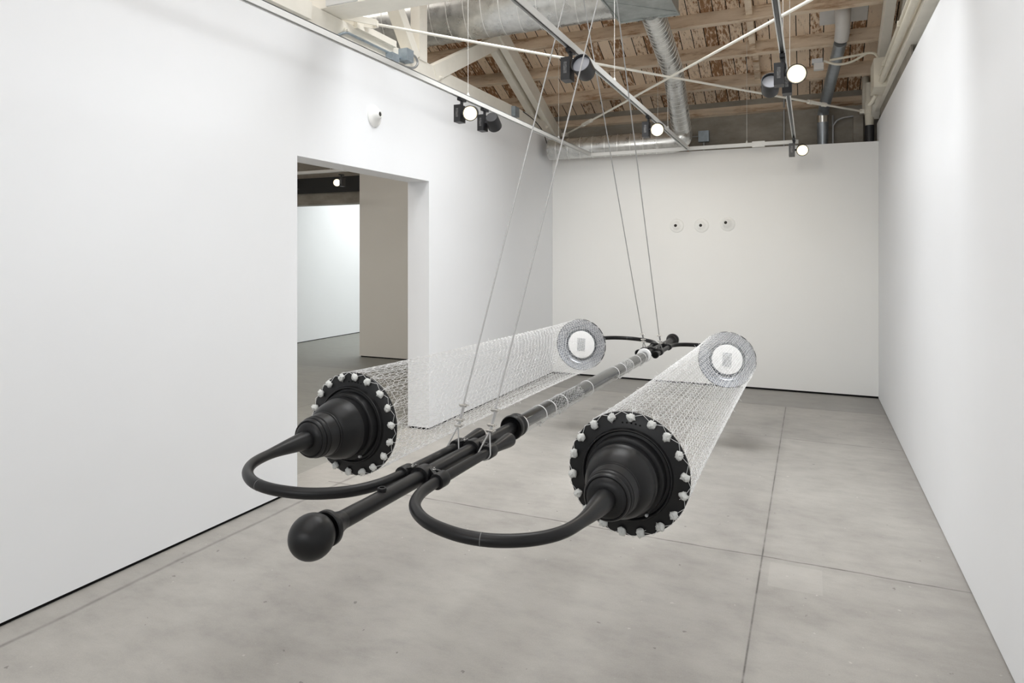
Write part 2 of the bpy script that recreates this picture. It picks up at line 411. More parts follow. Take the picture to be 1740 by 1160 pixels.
for i in range(1, len(path)-1, 1):
    d = (path[i+1]-path[i-1]).normalized(); mt = Vector((0,1,0)).rotation_difference(d).to_matrix()
    m.lathe([(.116,-.0025),(.1225,-.0025),(.1225,.0025),(.116,.0025)], 36, path[i], Matrix.Rotation(R(12),3,'X') @ mt, True)
ob('branch_seam', m.mesh('branch_seam', M_seam), dz)
yo, zo, ro = 8.56, 3.142, .138
ob('elbow', MB().tube(crom([(-1.475,8.56,3.30),(-1.475,8.56,3.20),(-1.53,yo,zo+.01),(-1.66,yo,zo)], 6), [.12]*6+[.128]*6+[.138]*7, 36).mesh('elbow', M_duct), dz)
mb = MB().lathe([(ro,0),(ro,1.64),(ro-.006,1.64),(ro-.006,.02)], 48, (-1.62,yo,zo), Matrix.Rotation(R(90),3,'Z'))
ob('outlet_pipe', mb.mesh('outlet_pipe', M_duct), dz)
ob('outlet_seam', seams((-3.24,yo,zo),(-1.65,yo,zo), ro, .17).mesh('outlet_seam', M_seam), dz)

# vent pipe at the back right
vp = thing('vent_pipe', 'grey metal vent pipe leaning up from behind the back wall to the roof', 'pipe')
ob('pipe', MB().tube([(.15,9.33,2.6),(.15,9.33,3.46),(.165,9.25,3.56),(.31,8.25,4.06)], .066, 28).mesh('pipe', M_vent), vp)
ob('elbow', MB().tube([(.318,8.215,4.085),(.325,8.16,4.13),(.33,8.13,4.20),(.33,8.12,4.40)], [.072,.075,.075,.085], 28).mesh('elbow', M_pvc), vp)
ob('clamp_band', MB().tube([(.15,9.33,3.38),(.15,9.33,3.47)], .071, 28).mesh('clamp_band', M_chrome), vp)
y = 8.10
ob('roof_flange', MB().bar((.10,y+.13,zr(y+.13)-.012),(.58,y+.13,zr(y+.13)-.012), .24, .012, (0,SL,1)).mesh('roof_flange', M_pvc, False), vp)

# concrete wall services
BX = -1.335
t = thing('junction_box', 'small grey electrical box on the concrete wall beside the branch duct', 'electrical box')
ob('box', MB().box(BX-.07,BX+.07,9.43,9.5,3.26,3.41).mesh('box', M_zinc, False), t)
ob('conduit', MB().tube([(BX,9.46,0),(BX,9.46,3.25)], .013, 10).mesh('conduit', M_conduit), t)
ob('conduit', MB().tube([(-1.52,9.46,3.34),(BX,9.46,3.34)], .010, 10).mesh('conduit', M_conduit), t)
thing('copper_pipe', 'thin copper pipe along the concrete wall above the outlet duct', 'pipe', None, MB().tube([(-3.3,9.44,3.36),(-1.62,9.44,3.44),(-1.545,9.44,3.43),(-1.545,9.44,0)], .012, 10).mesh('copper_pipe', M_copper))
thing('conduit', 'thin grey vertical conduit on the concrete wall near the right light track', 'conduit', None, MB().tube([(-.31,9.47,0),(-.31,9.47,3.8)], .011, 10).mesh('conduit', M_conduit))
thing('conduit', 'grey bent conduit curving out of the concrete wall right of the vent pipe', 'conduit', None,
      MB().tube(crom([(.27,9.40,0),(.27,9.40,3.2),(.275,9.40,3.34),(.36,9.40,3.43),(.62,9.40,3.46),(.72,9.38,3.52)], 6), .012, 10).mesh('conduit', M_conduit))
t = thing('pipe_stack', 'cream and dark pipe standing in the back right corner', 'pipe')
ob('upper_pipe', MB().tube([(.665,9.2,3.28),(.665,9.2,3.36),(.665,9.2,3.80)], [.045,.05,.05], 20).mesh('upper_pipe', M_pipe), t)
ob('lower_pipe', MB().tube([(.665,9.2,2.5),(.665,9.2,3.28)], .052, 20).mesh('lower_pipe', M_lampblk), t)
ob('coupling', MB().tube([(.665,9.2,3.42),(.665,9.2,3.56)], .06, 20).mesh('coupling', M_pipe), t)
ob('vent_riser', MB().tube([(.63,9.3,3.5),(.63,9.3,4.0)], .04, 16).mesh('vent_riser', M_pipe), t)
thing('concrete_post', 'grey concrete post beside the dark corner pipe', 'post', None, MB().box(.50,.61,9.38,9.5,0,3.46).mesh('concrete_post', M_conc, False))
# right wall services
t = thing('electrical_box', 'cream electrical box fixed to the right truss', 'electrical box')
ob('box', MB().box(.60,.715,7.75,8.15,3.42,3.72).mesh('box', M_pipe, False), t)
ob('conduit', MB().tube(crom([(.655,8.0,3.70),(.655,8.02,3.80),(.60,8.06,3.86),(.45,8.10,3.86),(.20,8.14,3.85)], 6), .013, 10).mesh('conduit', M_pipe), t)
ob('conduit', MB().tube(crom([(.55,8.08,3.86),(.42,8.10,3.80),(.28,8.12,3.79),(.14,8.14,3.85)], 6), .013, 10).mesh('conduit', M_pipe), t)
ob('elbow', MB().tube(crom([(.65,8.12,3.42),(.62,8.2,3.37),(.60,8.3,3.36),(.64,8.42,3.40)], 6), .022, 12).mesh('elbow', M_pipe), t)
t = thing('joist_box', 'pair of small pale boxes screwed to a joist beside the vent pipe', 'electrical box')
ob('box', MB().box(.02,.13,8.12,8.2,3.83,3.88).mesh('box', M_conduit, False), t)
ob('cover', MB().box(.04,.14,8.12,8.2,3.76,3.83).mesh('cover', M_pvc, False), t)
t = thing('conduit_run', 'upper cream conduit with a square coupling along the right truss', 'conduit')
ob('conduit', MB().tube([(.66,-3,3.545),(.66,7.9,3.545)], .019, 12).mesh('conduit', M_pipe), t)
ob('coupling', MB().box(.625,.69,5.30,5.42,3.52,3.585).mesh('coupling', M_pvc, False), t)
for y in (6.1, 7.3): ob('strap', MB().box(.637,.70,y,y+.03,3.522,3.568).mesh('strap', M_pipe, False), t)
thing('conduit_run', 'lower thicker cream pipe along the right truss', 'conduit', None, MB().tube([(.672,-3,3.48),(.672,8.2,3.48)], .028, 14).mesh('conduit_run', M_pipe))
thing('steel_plate', 'grey sheet metal strip above the far end of the right wall', 'metal sheet', None, MB().box(.755,.77,6.3,8.9,3.292,3.42).mesh('steel_plate', M_conc, False))

# left truss services
t = thing('junction_boxes', 'blue-grey conduit and two metal boxes on the left truss chord', 'electrical box')
xf = -3.388
ob('conduit', MB().tube(crom([(xf+.015,4.18,3.41),(xf+.015,4.30,3.47),(xf+.015,4.45,3.475),(xf+.015,5.10,3.475)], 5), .011, 10).mesh('conduit', M_zinc), t)
ob('box', MB().box(xf,xf+.07,4.86,4.97,3.405,3.47).mesh('box', M_zinc, False), t)
ob('box', MB().box(xf,xf+.09,5.06,5.17,3.45,3.56).mesh('box', M_zinc, False), t)
ob('flexible_conduit', MB().tube(crom([(xf+.04,5.17,3.53),(xf+.05,5.25,3.54),(xf+.05,5.30,3.49),(xf+.05,5.24,3.43),(xf+.04,5.10,3.40)], 6), .011, 10).mesh('flexible_conduit', M_conduit), t)
thing('junction_box', 'small grey box on the left truss chord near the far corner', 'electrical box', None, MB().box(xf,xf+.05,7.55,7.68,3.43,3.55).mesh('junction_box', M_zinc, False))

thing('black_cable', 'thin black cable looping down at the far end of the left truss', 'cable', None, MB().tube(crom([(xf+.01,7.9,3.55),(xf+.03,8.2,3.50),(xf+.04,8.5,3.40),(xf+.04,8.7,3.22),(xf+.03,8.85,3.10)], 6), .006, 8).mesh('black_cable', M_lampblk))
# ------------------------------------------------------------------ light tracks
ZT = 3.0
def track(a, b, label, wires):
    a, b = Vector((*a, ZT)), Vector((*b, ZT)); d = (b-a).normalized(); s = Vector((-d.y, d.x, 0)); up = Vector((0,0,1))
    t = thing('light_track', label, 'light track')
    m = MB()
    for e in (-1, 1): m.bar(a+s*e*.0145, b+s*e*.0145, .005, .040)
    m.bar(a+up*.018, b+up*.018, .034, .006)
    ob('rail', m.mesh('rail', M_track, False), t)
    ob('slot', MB().bar(a, b, .022, .012).mesh('slot', M_slot, False), t)
    for k in wires:
        p = a + d*k
        ztop = zj(p.y) + .1 if p.y > 4.5 else 5.9
        ob('hanger_wire', MB().tube([p+up*.02, Vector((p.x,p.y,ztop))], .0018, 6).mesh('hanger_wire', M_whitewire), t)
        ob('hanger_cap', MB().lathe([(.012,0),(.012,.012),(.005,.03),(0,.03)], 12, p+up*.02, Matrix.Rotation(R(90),3,'X')).mesh('hanger_cap', M_track), t)
    return t
track((-2.60,-3), (-2.60,8.26), 'white lighting track running along the left wall', (4, 7.91, 10.1))
track((-1.36,-3), (-1.36,8.29), 'white lighting track running down the middle of the room', (4, 7.95, 10.04))
track((-.16,-3), (-.16,8.29), 'white lighting track running nearest the right wall', (4, 7.7, 9.3))
bt_ = track((-2.63,8.31), (-.12,8.31), 'white lighting track running across in front of the back wall', (.9, 1.95))
ob('joint_plate', MB().box(-.62,-.48,8.287,8.333,2.968,3.032).mesh('joint_plate', M_track, False), bt_)

def spot_fix(x, y, label, lit, aim, side=1, group='track spotlights'):
    t = thing('track_spotlight', label, 'spotlight', group, None, (x, y, ZT-.021))
    ob('adapter', MB().box(-.016,.016,-.05,.05,-.022,0).lathe([(.013,0),(.013,.045)], 12, (0,.0,-.02), Matrix.Rotation(R(-90),3,'X')).mesh('adapter', M_lampblk), t)
    ob('driver_box', MB().box(-.030-side*.02,.030-side*.02,-.045,.045,-.195,-.055).mesh('driver_box', M_lampblk, False), t)
    ob('label_plate', MB().box(-.012-side*.02,.010-side*.02,-.0462,-.045,-.155,-.085).mesh('label_plate', M_label, False), t, 'small grey printed label')
    aim = Vector(aim).normalized(); m = Vector((0,1,0)).rotation_difference(aim).to_matrix()
    c = Vector((side*.085, 0, -.125))
    ob('arm', MB().tube([(side*.005,0,-.125), c], .012, 10).mesh('arm', M_lampblk), t)
    ob('lamp_head', MB().lathe([(0,-.075),(.048,-.075),(.056,-.06),(.062,.055),(.062,.06),(.057,.06),(.055,.04)], 32, c, m).mesh('lamp_head', M_lampblk), t)
    if lit:
        ob('lens', MB().lathe([(0,.052),(.043,.050),(.043,.03),(0,.03)], 32, c, m).mesh('lens', M_lit), t)
        ob('lens_ring', MB().lathe([(.043,.048),(.054,.05),(.054,.03),(.043,.03)], 32, c, m, True).mesh('lens_ring', M_warm), t)
    else:
        ob('lens', MB().lathe([(0,.035),(.056,.035),(.056,.03),(0,.03)], 32, c, m).mesh('lens', M_lens), t)
    return t
spot_fix(-2.60, 4.80, 'glowing black spotlight on the left wall track', True, (.35,-1,-.28))
spot_fix(-2.60, 5.22, 'black spotlight hanging just behind the glowing one on the left track', False, (-.2,1,-.5))
spot_fix(-1.36, 3.93, 'unlit black spotlight showing its grey lens on the middle track', False, (-.04,-1,.30))
spot_fix(-1.36, 6.12, 'glowing black spotlight further along the middle track', True, (.12,-1,-.3))
spot_fix(-.16, 4.60, 'brightest glowing spotlight on the right track', True, (-.02,-1,-.30))
spot_fix(-.16, 4.86, 'unlit black spotlight behind the brightest one on the right track', False, (.10,-1,.42), -1)
spot_fix(-.16, 7.95, 'glowing black spotlight at the far end of the right track', True, (.05,-1,-.30))

# next room fittings
t = thing('light_track', 'pale lighting track glimpsed in the next room through the doorway', 'light track')
ob('rail', MB().box(-9.4,-6.6,8.48,8.56,3.02,3.06).mesh('rail', M_track, False), t)
for x in (-9.0,-7.0): ob('hanger_wire', MB().tube([(x,8.52,3.05),(x,8.52,zj(8.52)+.1)], .004, 6).mesh('hanger_wire', M_whitewire), t)
spot_fix(-6.78, 8.52, 'glowing spotlight seen through the doorway', True, (.75,-1,-.25), -1, 'spotlights in the next room')
spot_fix(-7.72, 8.52, 'dark unlit spotlight seen at the left edge of the doorway', False, (1,.1,-.1), -1, 'spotlights in the next room')

# ------------------------------------------------------------------ small wall cones
def cone(loc, m, depth, label, group=None, off=(0,0)):
    t = thing('wall_cone', label, 'wall sculpture', group, None, loc)
    prof = [(.001,0),(.091,0),(.0915,.008),(.086,.014),(.074,.018),(.062,.018+depth*.1),(.052,.018+depth*.3),(.040,.018+depth*.7),(.031,.018+depth*.94),(.026,.018+depth),(.020,.018+depth*.97),(.019,.018+depth*.45)]
    me = MB().lathe(prof, 48); k = depth + .018
    me.v = [(x + off[0]*max(0,y-.018)/max(.001,depth), y, z + off[1]*max(0,y-.018)/max(.001,depth)) for x, y, z in me.v]
    ob('cone', me.mesh('cone', M_ceram, angle=30), t).matrix_local = m.to_4x4()
    h = MB().lathe([(0,k*.5),(.0195,k*.5),(.0195,k*.62),(0,k*.62)], 24); h.v = [(x+off[0]*.5,y,z+off[1]*.5) for x,y,z in h.v]
    h = MB().lathe([(0,k*.80),(.0205,k*.80),(.0205,k*.9),(0,k*.9)], 24); h.v = [(x+off[0]*.85,y,z+off[1]*.85) for x,y,z in h.v]
    ob('hole_shade', h.mesh('hole_shade', plain('dark_hole_shade', (.03,.026,.022), .8)), t).matrix_local = m.to_4x4()  # dark plug paints in the shade inside the cone's mouth
mY = Matrix.Rotation(PI, 3, 'Z'); mX = Matrix.Rotation(R(-90), 3, 'Z')
g = 'white cones in a row on the back wall'
cone((-1.612,YB,2.088), mY, .035, 'leftmost of three shallow white cones on the back wall', g, (.008,0))
cone((-1.292,YB,2.085), mY, .030, 'middle one of three shallow white cones on the back wall', g, (.006,0))
cone((-.965,YB,2.097), mY, .065, 'rightmost and deepest of three white cones on the back wall', g, (.018,.018))
cone((XL,4.665,2.875), mX, .048, 'single white cone high on the left wall above the doorway', None, (0,.012))

# ------------------------------------------------------------------ the hanging sculpture
root = thing('hanging_sculpture', 'suspended sculpture of black street lamp arms joined by white net tubes', 'sculpture')
XC, YC, ZC = -1.315, 4.295, .8466
root.location = (XC, YC, ZC); root.rotation_euler = (-.01428, .0437, 0)
FLIP = Matrix.Rotation(PI, 4, 'Z')
I4 = Matrix.Identity(4)
UL = .662
# central pole
pole = ob('central_pole', MB().tube([(0,-2.655,0),(0,-2.56,0),(0,-2.55,0),(0,2.55,0),(0,2.655,0)], [.0285,.0285,.0280,.0280,.0285], 32).mesh('central_pole', M_black), root)
ball_me = MB().lathe([(.066*math.sin(a), -2.778-.068*math.cos(a)) for a in [PI*k/20 for k in range(21)]], 48)
ball_me.lathe([(.014,-2.73),(.014,-2.69)], 20); ball_me = ball_me.mesh('ball_finial', M_black)
fl_me = MB().lathe([(.0285,-2.640),(.031,-2.655),(.038,-2.680),(.050,-2.697),(.0535,-2.703),(.0535,-2.716),(.050,-2.719),(.040,-2.708),(.012,-2.698)], 48).mesh('finial_flange', M_black)
hole_me = MB().lathe([(.0155,0),(.0155,.036),(.0135,.038),(.0085,.038),(.0085,.02)], 24, (0,-2.435,0), Matrix.Rotation(R(90),3,'X')).mesh('boss', M_black)
co_prof = [(.028,-1.352),(.034,-1.354),(.044,-1.359),(.050,-1.369),(.0545,-1.374),(.058,-1.370),(.0595,-1.360),(.0575,-1.345),(.0545,-1.335),(.0545,-1.322),(.057,-1.318),(.057,-1.300),(.050,-1.298),(.028,-1.300)]
col_me = MB().lathe(co_prof, 48).mesh('collar', M_black)
ob('ball_finial', ball_me, pole); ob('ball_finial', ball_me, pole, mat=FLIP)
ob('finial_flange', fl_me, pole); ob('finial_flange', fl_me, pole, mat=FLIP)
ob('boss', hole_me, pole); ob('collar', col_me, pole)
ob('collar', MB().lathe([(.029,1.44),(.058,1.44),(.060,1.445),(.060,1.475),(.055,1.48),(.029,1.48)], 48).mesh('collar', M_ring), pole, 'white end collar')

# clear tube with white rings
ob('inner_sleeve', MB().tube([(0,-1.30,0),(0,1.44,0)], .0365, 40).mesh('inner_sleeve', plain('glossy_dark_sleeve', (.022,.022,.023), .16, var=.15, nscale=14, spec=.7)), pole, 'glossy dark sleeve inside the clear tube')
rt, zt = .0475, -.008
tube = ob('clear_tube', MB().lathe([(rt,-1.31),(rt,1.45)], 64, (0,0,zt)).mesh('clear_tube', M_clear, fix=False), root, 'clear plastic tube sleeved over the black pole')
def ring_me(r, y, wd=.0035): return MB().lathe([(r-.001,y-wd),(r+.002,y-wd),(r+.002,y+wd),(r-.001,y+wd)], 48, (0,0,zt), None, True).mesh('ring', M_ring)
for y in (-1.285,-1.268,-1.012,-.868,-.682,-.184,.456,.655,.89,1.139,1.337): ob('ring', ring_me(rt, y, .0028), tube)

def wires(edges, r):
    m = MB()
    for a, b in edges:
        d = b - a
        if d.length < 1e-5: continue
        d.normalize(); u = d.orthogonal().normalized(); w = d.cross(u)
        k = len(m.v)
        for p in (a, b):
            for q in range(3):
                an = 2*PI*q/3; v = p + (u*math.cos(an) + w*math.sin(an))*r; m.v.append((v.x,v.y,v.z))
        m.f += [(k+q, k+(q+1)%3, k+3+(q+1)%3, k+3+q) for q in range(3)]
    return m
def wrap(y0, y1, rows, n, r):
    ed = []; P = {}
    for j in range(rows+1):
        for i in range(n):
            a = 2*PI*(i+.5*(j%2)+random.uniform(-.35,.35))/n
            P[i,j] = Vector((r*math.cos(a), y0+(y1-y0)*(j+random.uniform(-.35,.35))/rows, zt+r*math.sin(a)))
    for j in range(rows):
        for i in range(n):
            o = j%2
            ed += [(P[i,j], P[(i+o)%n,j+1]), (P[i,j], P[(i+o-1)%n,j+1])]
            if random.random() < .3: ed.append((P[i,j], P[(i+1)%n,j]))
    return ed
ob('net_wrap', wires(wrap(-.86,-.36,20,20,.0445) + wrap(.66,.89,10,20,.0445), .0007).mesh('net_wrap', M_net, False, fix=False), tube, 'white netting wound inside the clear tube')
m = MB()
for y in (-1.0,-.69,.63,.66,.9,1.30,1.36):
    m.lathe([(0,-.012),(.008,-.006),(.009,.006),(0,.014)], 8, (.006,y,zt-rt-.006), Matrix.Rotation(R(80),3,'X'))
ob('knot', m.mesh('knot', M_net), tube)

# curved arms
ARM = [(UL,-2.035),(.66,-2.12),(.652,-2.25),(.628,-2.37),(.578,-2.455),(.508,-2.515),(.430,-2.548),(.336,-2.552),(.225,-2.518),(.135,-2.440),(.088,-2.335),(.075,-2.22),(.075,-2.10)]
def arm_mesh(s):
    p = [Vector((x*s, y, 0)) for x, y in ARM]; c = crom(p, 8)
    rs = []; L = 0
    for i, q in enumerate(c):
        if i: L += (q-c[i-1]).length
        t = min(1, L/.27); t = t*t*(3-2*t)
        rs.append(.039 + (.0198-.039)*t)
    m = MB(); end = [(.075*s,y,0) for y in (-2.0,-1.78,-1.70,-1.64,-1.60,-1.575,-1.557)]
    m.tube(c + [Vector(e) for e in end], rs + [.0190,.0188,.0205,.0255,.0295,.0315,.0315], 28)
    return m.mesh('curved_arm', M_black)
hol_me = {s: MB().lathe([(.024,-1.5565),(.024,-1.556),(0,-1.556)], 24, (.075*s,0,0)).mesh('hollow_end_shade', M_dark) for s in (1,-1)}  # flat black disc stands in for the shade inside the open end
seam_me = {s: MB().tube([(.43*s,-2.548,0),(.432*s,-2.5475,0)], .0203, 28).mesh('seam', plain('worn_paint', (.16,.16,.16), .5)) for s in (1,-1)}
arms = {s: arm_mesh(s) for s in (1,-1)}
for mt in (I4, FLIP):
    for s in (1,-1):
        a = ob('curved_arm', arms[s], root, mat=mt.copy()); ob('hollow_end_shade', hol_me[s], a); ob('worn_seam', seam_me[s], a)

# clamps
def clamp_mesh():
    m = MB()
    m.lathe([(.0285,-.026),(.040,-.026),(.0405,-.022),(.0405,.022),(.040,.026),(.0285,.026)], 32, (0,0,0), None, True)
    for s in (1,-1):
        m.lathe([(.0195,-.028),(.0285,-.028),(.0295,-.024),(.0295,.024),(.0285,.028),(.0195,.028)], 28, (s*.075,0,0), None, True)
        m.bar((s*.028,.020,.014),(s*.066,.020,.012),.012,.030)
        m.bar((s*.026,.012,.024),(s*.068,-.018,.014),.014,.020)
        m.bar((s*.030,-.020,-.012),(s*.064,-.020,-.012),.010,.014)
    return m.mesh('clamp', M_black)
cl_me = clamp_mesh()
bt = MB(); bolt(bt, (0,0,0), (0,0,1), .0065, .006); bt_me = bt.mesh('bolt', M_chrome)
for mt in (I4, FLIP):
    for y in (-2.175,-1.765):
        c = ob('clamp', cl_me, root, mat=mt @ Matrix.Translation((0,y,0)))
        for p in ((-.037,-.012,.030),(.043,.008,.026),(-.040,.014,.022),(.030,-.018,-.036)): ob('bolt', bt_me, c, 'small bright steel bolt', p)

# lamp heads
BELL = [(.030,-.318),(.042,-.320),(.060,-.315),(.071,-.307),(.0735,-.302),(.0765,-.304),(.080,-.303),(.0835,-.297),(.0845,-.290),(.080,-.286),(.080,-.283),(.0865,-.280),(.0895,-.275),(.0895,-.270),(.0850,-.267),(.0855,-.263),(.0905,-.260),
        (.0925,-.240),(.0955,-.214),(.0905,-.211),(.0905,-.208),(.0965,-.205),(.0970,-.201),(.0920,-.198),(.0925,-.195),(.0985,-.192),(.108,-.184),(.119,-.166),(.128,-.145),(.1335,-.122),(.1355,-.104),(.1375,-.101),(.1385,-.097),(.1375,-.093),
        (.1365,-.088),(.1365,-.062),(.148,-.062),(.152,-.060),(.154,-.055),(.155,-.024),(.157,-.018),(.167,-.016),(.170,-.024),(.1735,-.026),(.177,-.024),(.179,-.015),(.181,-.010),
        (.236,0),(.2405,.003),(.242,.008),(.2405,.013),(.236,.014),(.205,.030),(.180,.030)]
REFL = [(.2395,.0135),(.228,.0115),(.208,.006),(.190,.003),(.177,.003),(.1725,-.001),(.168,-.010),(.160,-.012),(.152,-.012),(.1495,-.040),(.143,-.046),(.137,-.040),(.132,-.016),(.128,-.006)]
bell_me = MB().lathe(BELL[:-2], 96).mesh('lamp_head', M_black, angle=32)
refl_me = MB().lathe(REFL, 96).mesh('reflector', M_galv, angle=35)
led_me = MB().lathe([(.129,-.006),(.127,-.002),(.10,.001),(0,.002)], 64).mesh('led_panel', M_led)
pad = MB()
pad.bar((-.036,.003,-.058),(.036,.003,-.058),.004,.004).bar((-.036,.003,.058),(.036,.003,.058),.004,.004)
pad.bar((-.036,.003,-.058),(-.036,.003,.058),.004,.004,(1,0,0)).bar((.036,.003,-.058),(.036,.003,.058),.004,.004,(1,0,0))
pad.box(-.034,.034,.002,.0028,-.056,.056)
for i in range(4):
    for j in range(7):
        pad.lathe([(.0062,0),(.0062,.004),(.004,.0065),(0,.007)], 10, (-.0245+.0163*i,.0028,-.048+.0145*j))
pad_me = pad.mesh('led_module', M_ledpad)
screw = MB().lathe([(0,-.014),(.006,-.014),(.006,0)], 10, (.155*math.cos(R(-52)),-.056,.155*math.sin(R(-52)))).mesh('screw', M_conduit)
tiny = MB()
for q in range(5): tiny.lathe([(0,-.003),(.004,-.003),(.004,0)], 8, (.20*math.cos(R(78+5*q)),-.004,.20*math.sin(R(78+5*q))))
tiny = tiny.mesh('pinhole', M_dark)
NK = 18
def knot_mesh(seed):
    rr = random.Random(seed); m = MB(); n, k = 12, 8; vs = []
    prof = []
    for a in range(k+1):
        th = PI*a/k
        row = []
        for j in range(n):
            ph = 2*PI*j/n
            w = 1 + .10*math.sin(4*ph+seed+th) * math.sin(th) + .11*math.sin(5*ph+3*th+seed*1.7) + .09*math.sin(2*ph+seed*2.3) + rr.uniform(-.13,.13)
            row.append((.0165*w*math.sin(th)*math.cos(ph), -.013*w*math.cos(th)*1.0, .0175*w*math.sin(th)*math.sin(ph)))
        vs += row
    fs = [(a*n+j, a*n+(j+1)%n, (a+1)*n+(j+1)%n, (a+1)*n+j) for a in range(k) for j in range(n)]
    return m.add(vs, fs).mesh('knot', M_knot, angle=60)
knots = [knot_mesh(q) for q in range(6)]
lamp_pos = []
for mt in (I4, FLIP):
    for s in (1,-1):
        M = mt @ Matrix.Translation((UL*s, -1.728, 0))
        L = ob('lamp_head', bell_me, root, mat=M)
        ob('reflector', refl_me, L, 'grey galvanised ring inside'); p = ob('led_panel', led_me, L, 'white round disc inside'); 
        po = ob('led_module', pad_me, L, 'pale rectangular grid of small lenses'); po.location = (0,.0005,0)
        ob('screw', screw, L); ob('pinhole', tiny, L)
        for q in range(NK):
            a = 2*PI*(q*5+2+random.uniform(-.4,.4))/90
            ob('knot', knots[q%6], L, mat=Matrix.Translation((.224*math.cos(a),-.012,.224*math.sin(a))) @ Matrix.Rotation(random.uniform(0,6),4,'Y'))

# net sleeves between the lamp heads
def net(s, seed):
    rr = random.Random(seed); N, ROWS = 90, 112; y0, y1 = -1.712, 1.712; rim = .2435
    colo = [[rr.uniform(-1,1), rr.uniform(.6,2.2), rr.uniform(0,6)] for _ in range(N)]
    P = {}
    for j in range(ROWS+1):
        t = j/ROWS; y = y0 + (y1-y0)*t
        e = min(t, 1-t)*(y1-y0)
        gth = max(0, 1 - e/.17); gth = gth*gth
        wst = 1 - .05*(1 - (2*t-1)**4)
        for i in range(N):
            cf = colo[i]
            base = i + (.15 if (i+j)%2 == 0 else -.15) + .30*cf[0] + .16*math.sin(cf[1]*y*1.6 + cf[2]) + rr.uniform(-.09,.09)
            kn = (i//5)*5 + 2
            b = base*(1-gth*.88) + kn*gth*.88
            a = 2*PI*b/N
            r = rim*wst + rr.uniform(-.002,.002)*(1-gth)
            P[i,j] = Vector((r*math.cos(a), y + rr.uniform(-.007,.007)*(0 if j in (0,ROWS) else 1), r*math.sin(a)))
    ed = []
    for j in range(ROWS):
        for i in range(N):
            ed.append((P[i,j], P[i,j+1]))
            if (i+j)%2 == 0: ed.append((P[i,j], P[(i+1)%N,j]))
    for sgn, yy in ((1,y0),(-1,y1)):                          # ties round the rim to the knots
        for q in range(NK):
            a = 2*PI*(q*5+2)/N
            k = Vector((.226*math.cos(a), yy - sgn*.020, .226*math.sin(a)))
            e0 = Vector((.2455*math.cos(a), yy, .2455*math.sin(a)))
            e1 = Vector((.2455*math.cos(a), yy - sgn*.018, .2455*math.sin(a)))
            ed += [(e0, e1), (e1, k)]
            a2 = 2*PI*(q*5+7)/N
            mid = Vector((.244*math.cos((a+a2)/2), yy - sgn*.019, .244*math.sin((a+a2)/2)))
            k2 = Vector((.226*math.cos(a2), yy - sgn*.020, .226*math.sin(a2)))
            ed += [(k, mid), (mid, k2)]
            for _ in range(3):                                # loose ends
                ed.append((k, k + Vector((rr.uniform(-.018,.018), -sgn*rr.uniform(0,.012), rr.uniform(-.018,.018)))))
    for _ in range(160):                                      # stray fibres
        a = rr.uniform(0, 2*PI); y = rr.uniform(y0,y1); r = rim*.965
        p = Vector((r*math.cos(a), y, r*math.sin(a))); ed.append((p, p + Vector((math.cos(a)*.012+rr.uniform(-.01,.01), rr.uniform(-.02,.02), math.sin(a)*.012+rr.uniform(-.01,.01)))))
    return wires(ed, .00105)
for s in (1,-1):
    ob('net_sleeve', net(s, 5+s).mesh('net_sleeve', M_net, False, fix=False), root, loc=(UL*s,0,0))

# suspension cables
def cable(s, near, label):
    t = thing('suspension_cable', label, 'cable', 'steel suspension cables')
    L = lambda p: Matrix.Translation((XC,YC,ZC)) @ Matrix.Rotation(.0437,4,'Y') @ Matrix.Rotation(-.01428,4,'X') @ Vector(p)
    yy = (-1.815 if near else 1.815); sg = 1 if near else -1
    c = L((.075*s, yy, 0)); top = Vector((XC + (-.08 if s < 0 else .15)+.0, 4.12+(.04 if not near else 0), 3.62))
    d = (top-c).normalized()
    apex = c + d*.10
    rope = MB().tube([apex, top], .0040, 8)
    ob('rope', rope.mesh('rope', M_wire), t)
    lp = []; y_ = Vector((0,1,0))
    for k in range(17):
        a = PI*(k/16) + PI
        lp.append(c + Vector((math.cos(a)*.0235, sg*(.028*(k/16-.5)), math.sin(a)*.0235)))
    ob('loop', MB().tube([apex] + lp + [apex], .0032, 8).mesh('loop', M_wire), t)
    for h in (.10, .125, .19):
        p = c + d*h; m = MB()
        m.obox(p, (.026,.012,.012)); m.tube([p+Vector((-.022,.007,.0)), p+Vector((.024,.007,.002))], .0032, 8); m.tube([p+Vector((-.016,-.008,.004)), p+Vector((.018,-.008,.004))], .0032, 8)
        bolt(m, p+Vector((.012,-.004,0)), (1,0,0), .006, .005); bolt(m, p+Vector((-.012,.004,0)), (-1,0,0), .006, .005)
        ob('cable_clip', m.mesh('cable_clip', M_chrome), t)
    ob('tail', MB().tube([apex+Vector((.007,0,0)), c + d*.20+Vector((.007,0,0))], .003, 8).mesh('tail', M_wire), t)
    ob('eye_plate', MB().box(top.x-.02,top.x+.02,top.y-.02,top.y+.02,3.565,3.64).mesh('eye_plate', M_chrome, False), t)
cable(-1, True, 'near steel cable clipped round the left arm tube')
cable(1, True, 'near steel cable clipped round the right arm tube')
cable(-1, False, 'far steel cable clipped round the left arm tube')
cable(1, False, 'far steel cable clipped round the right arm tube')

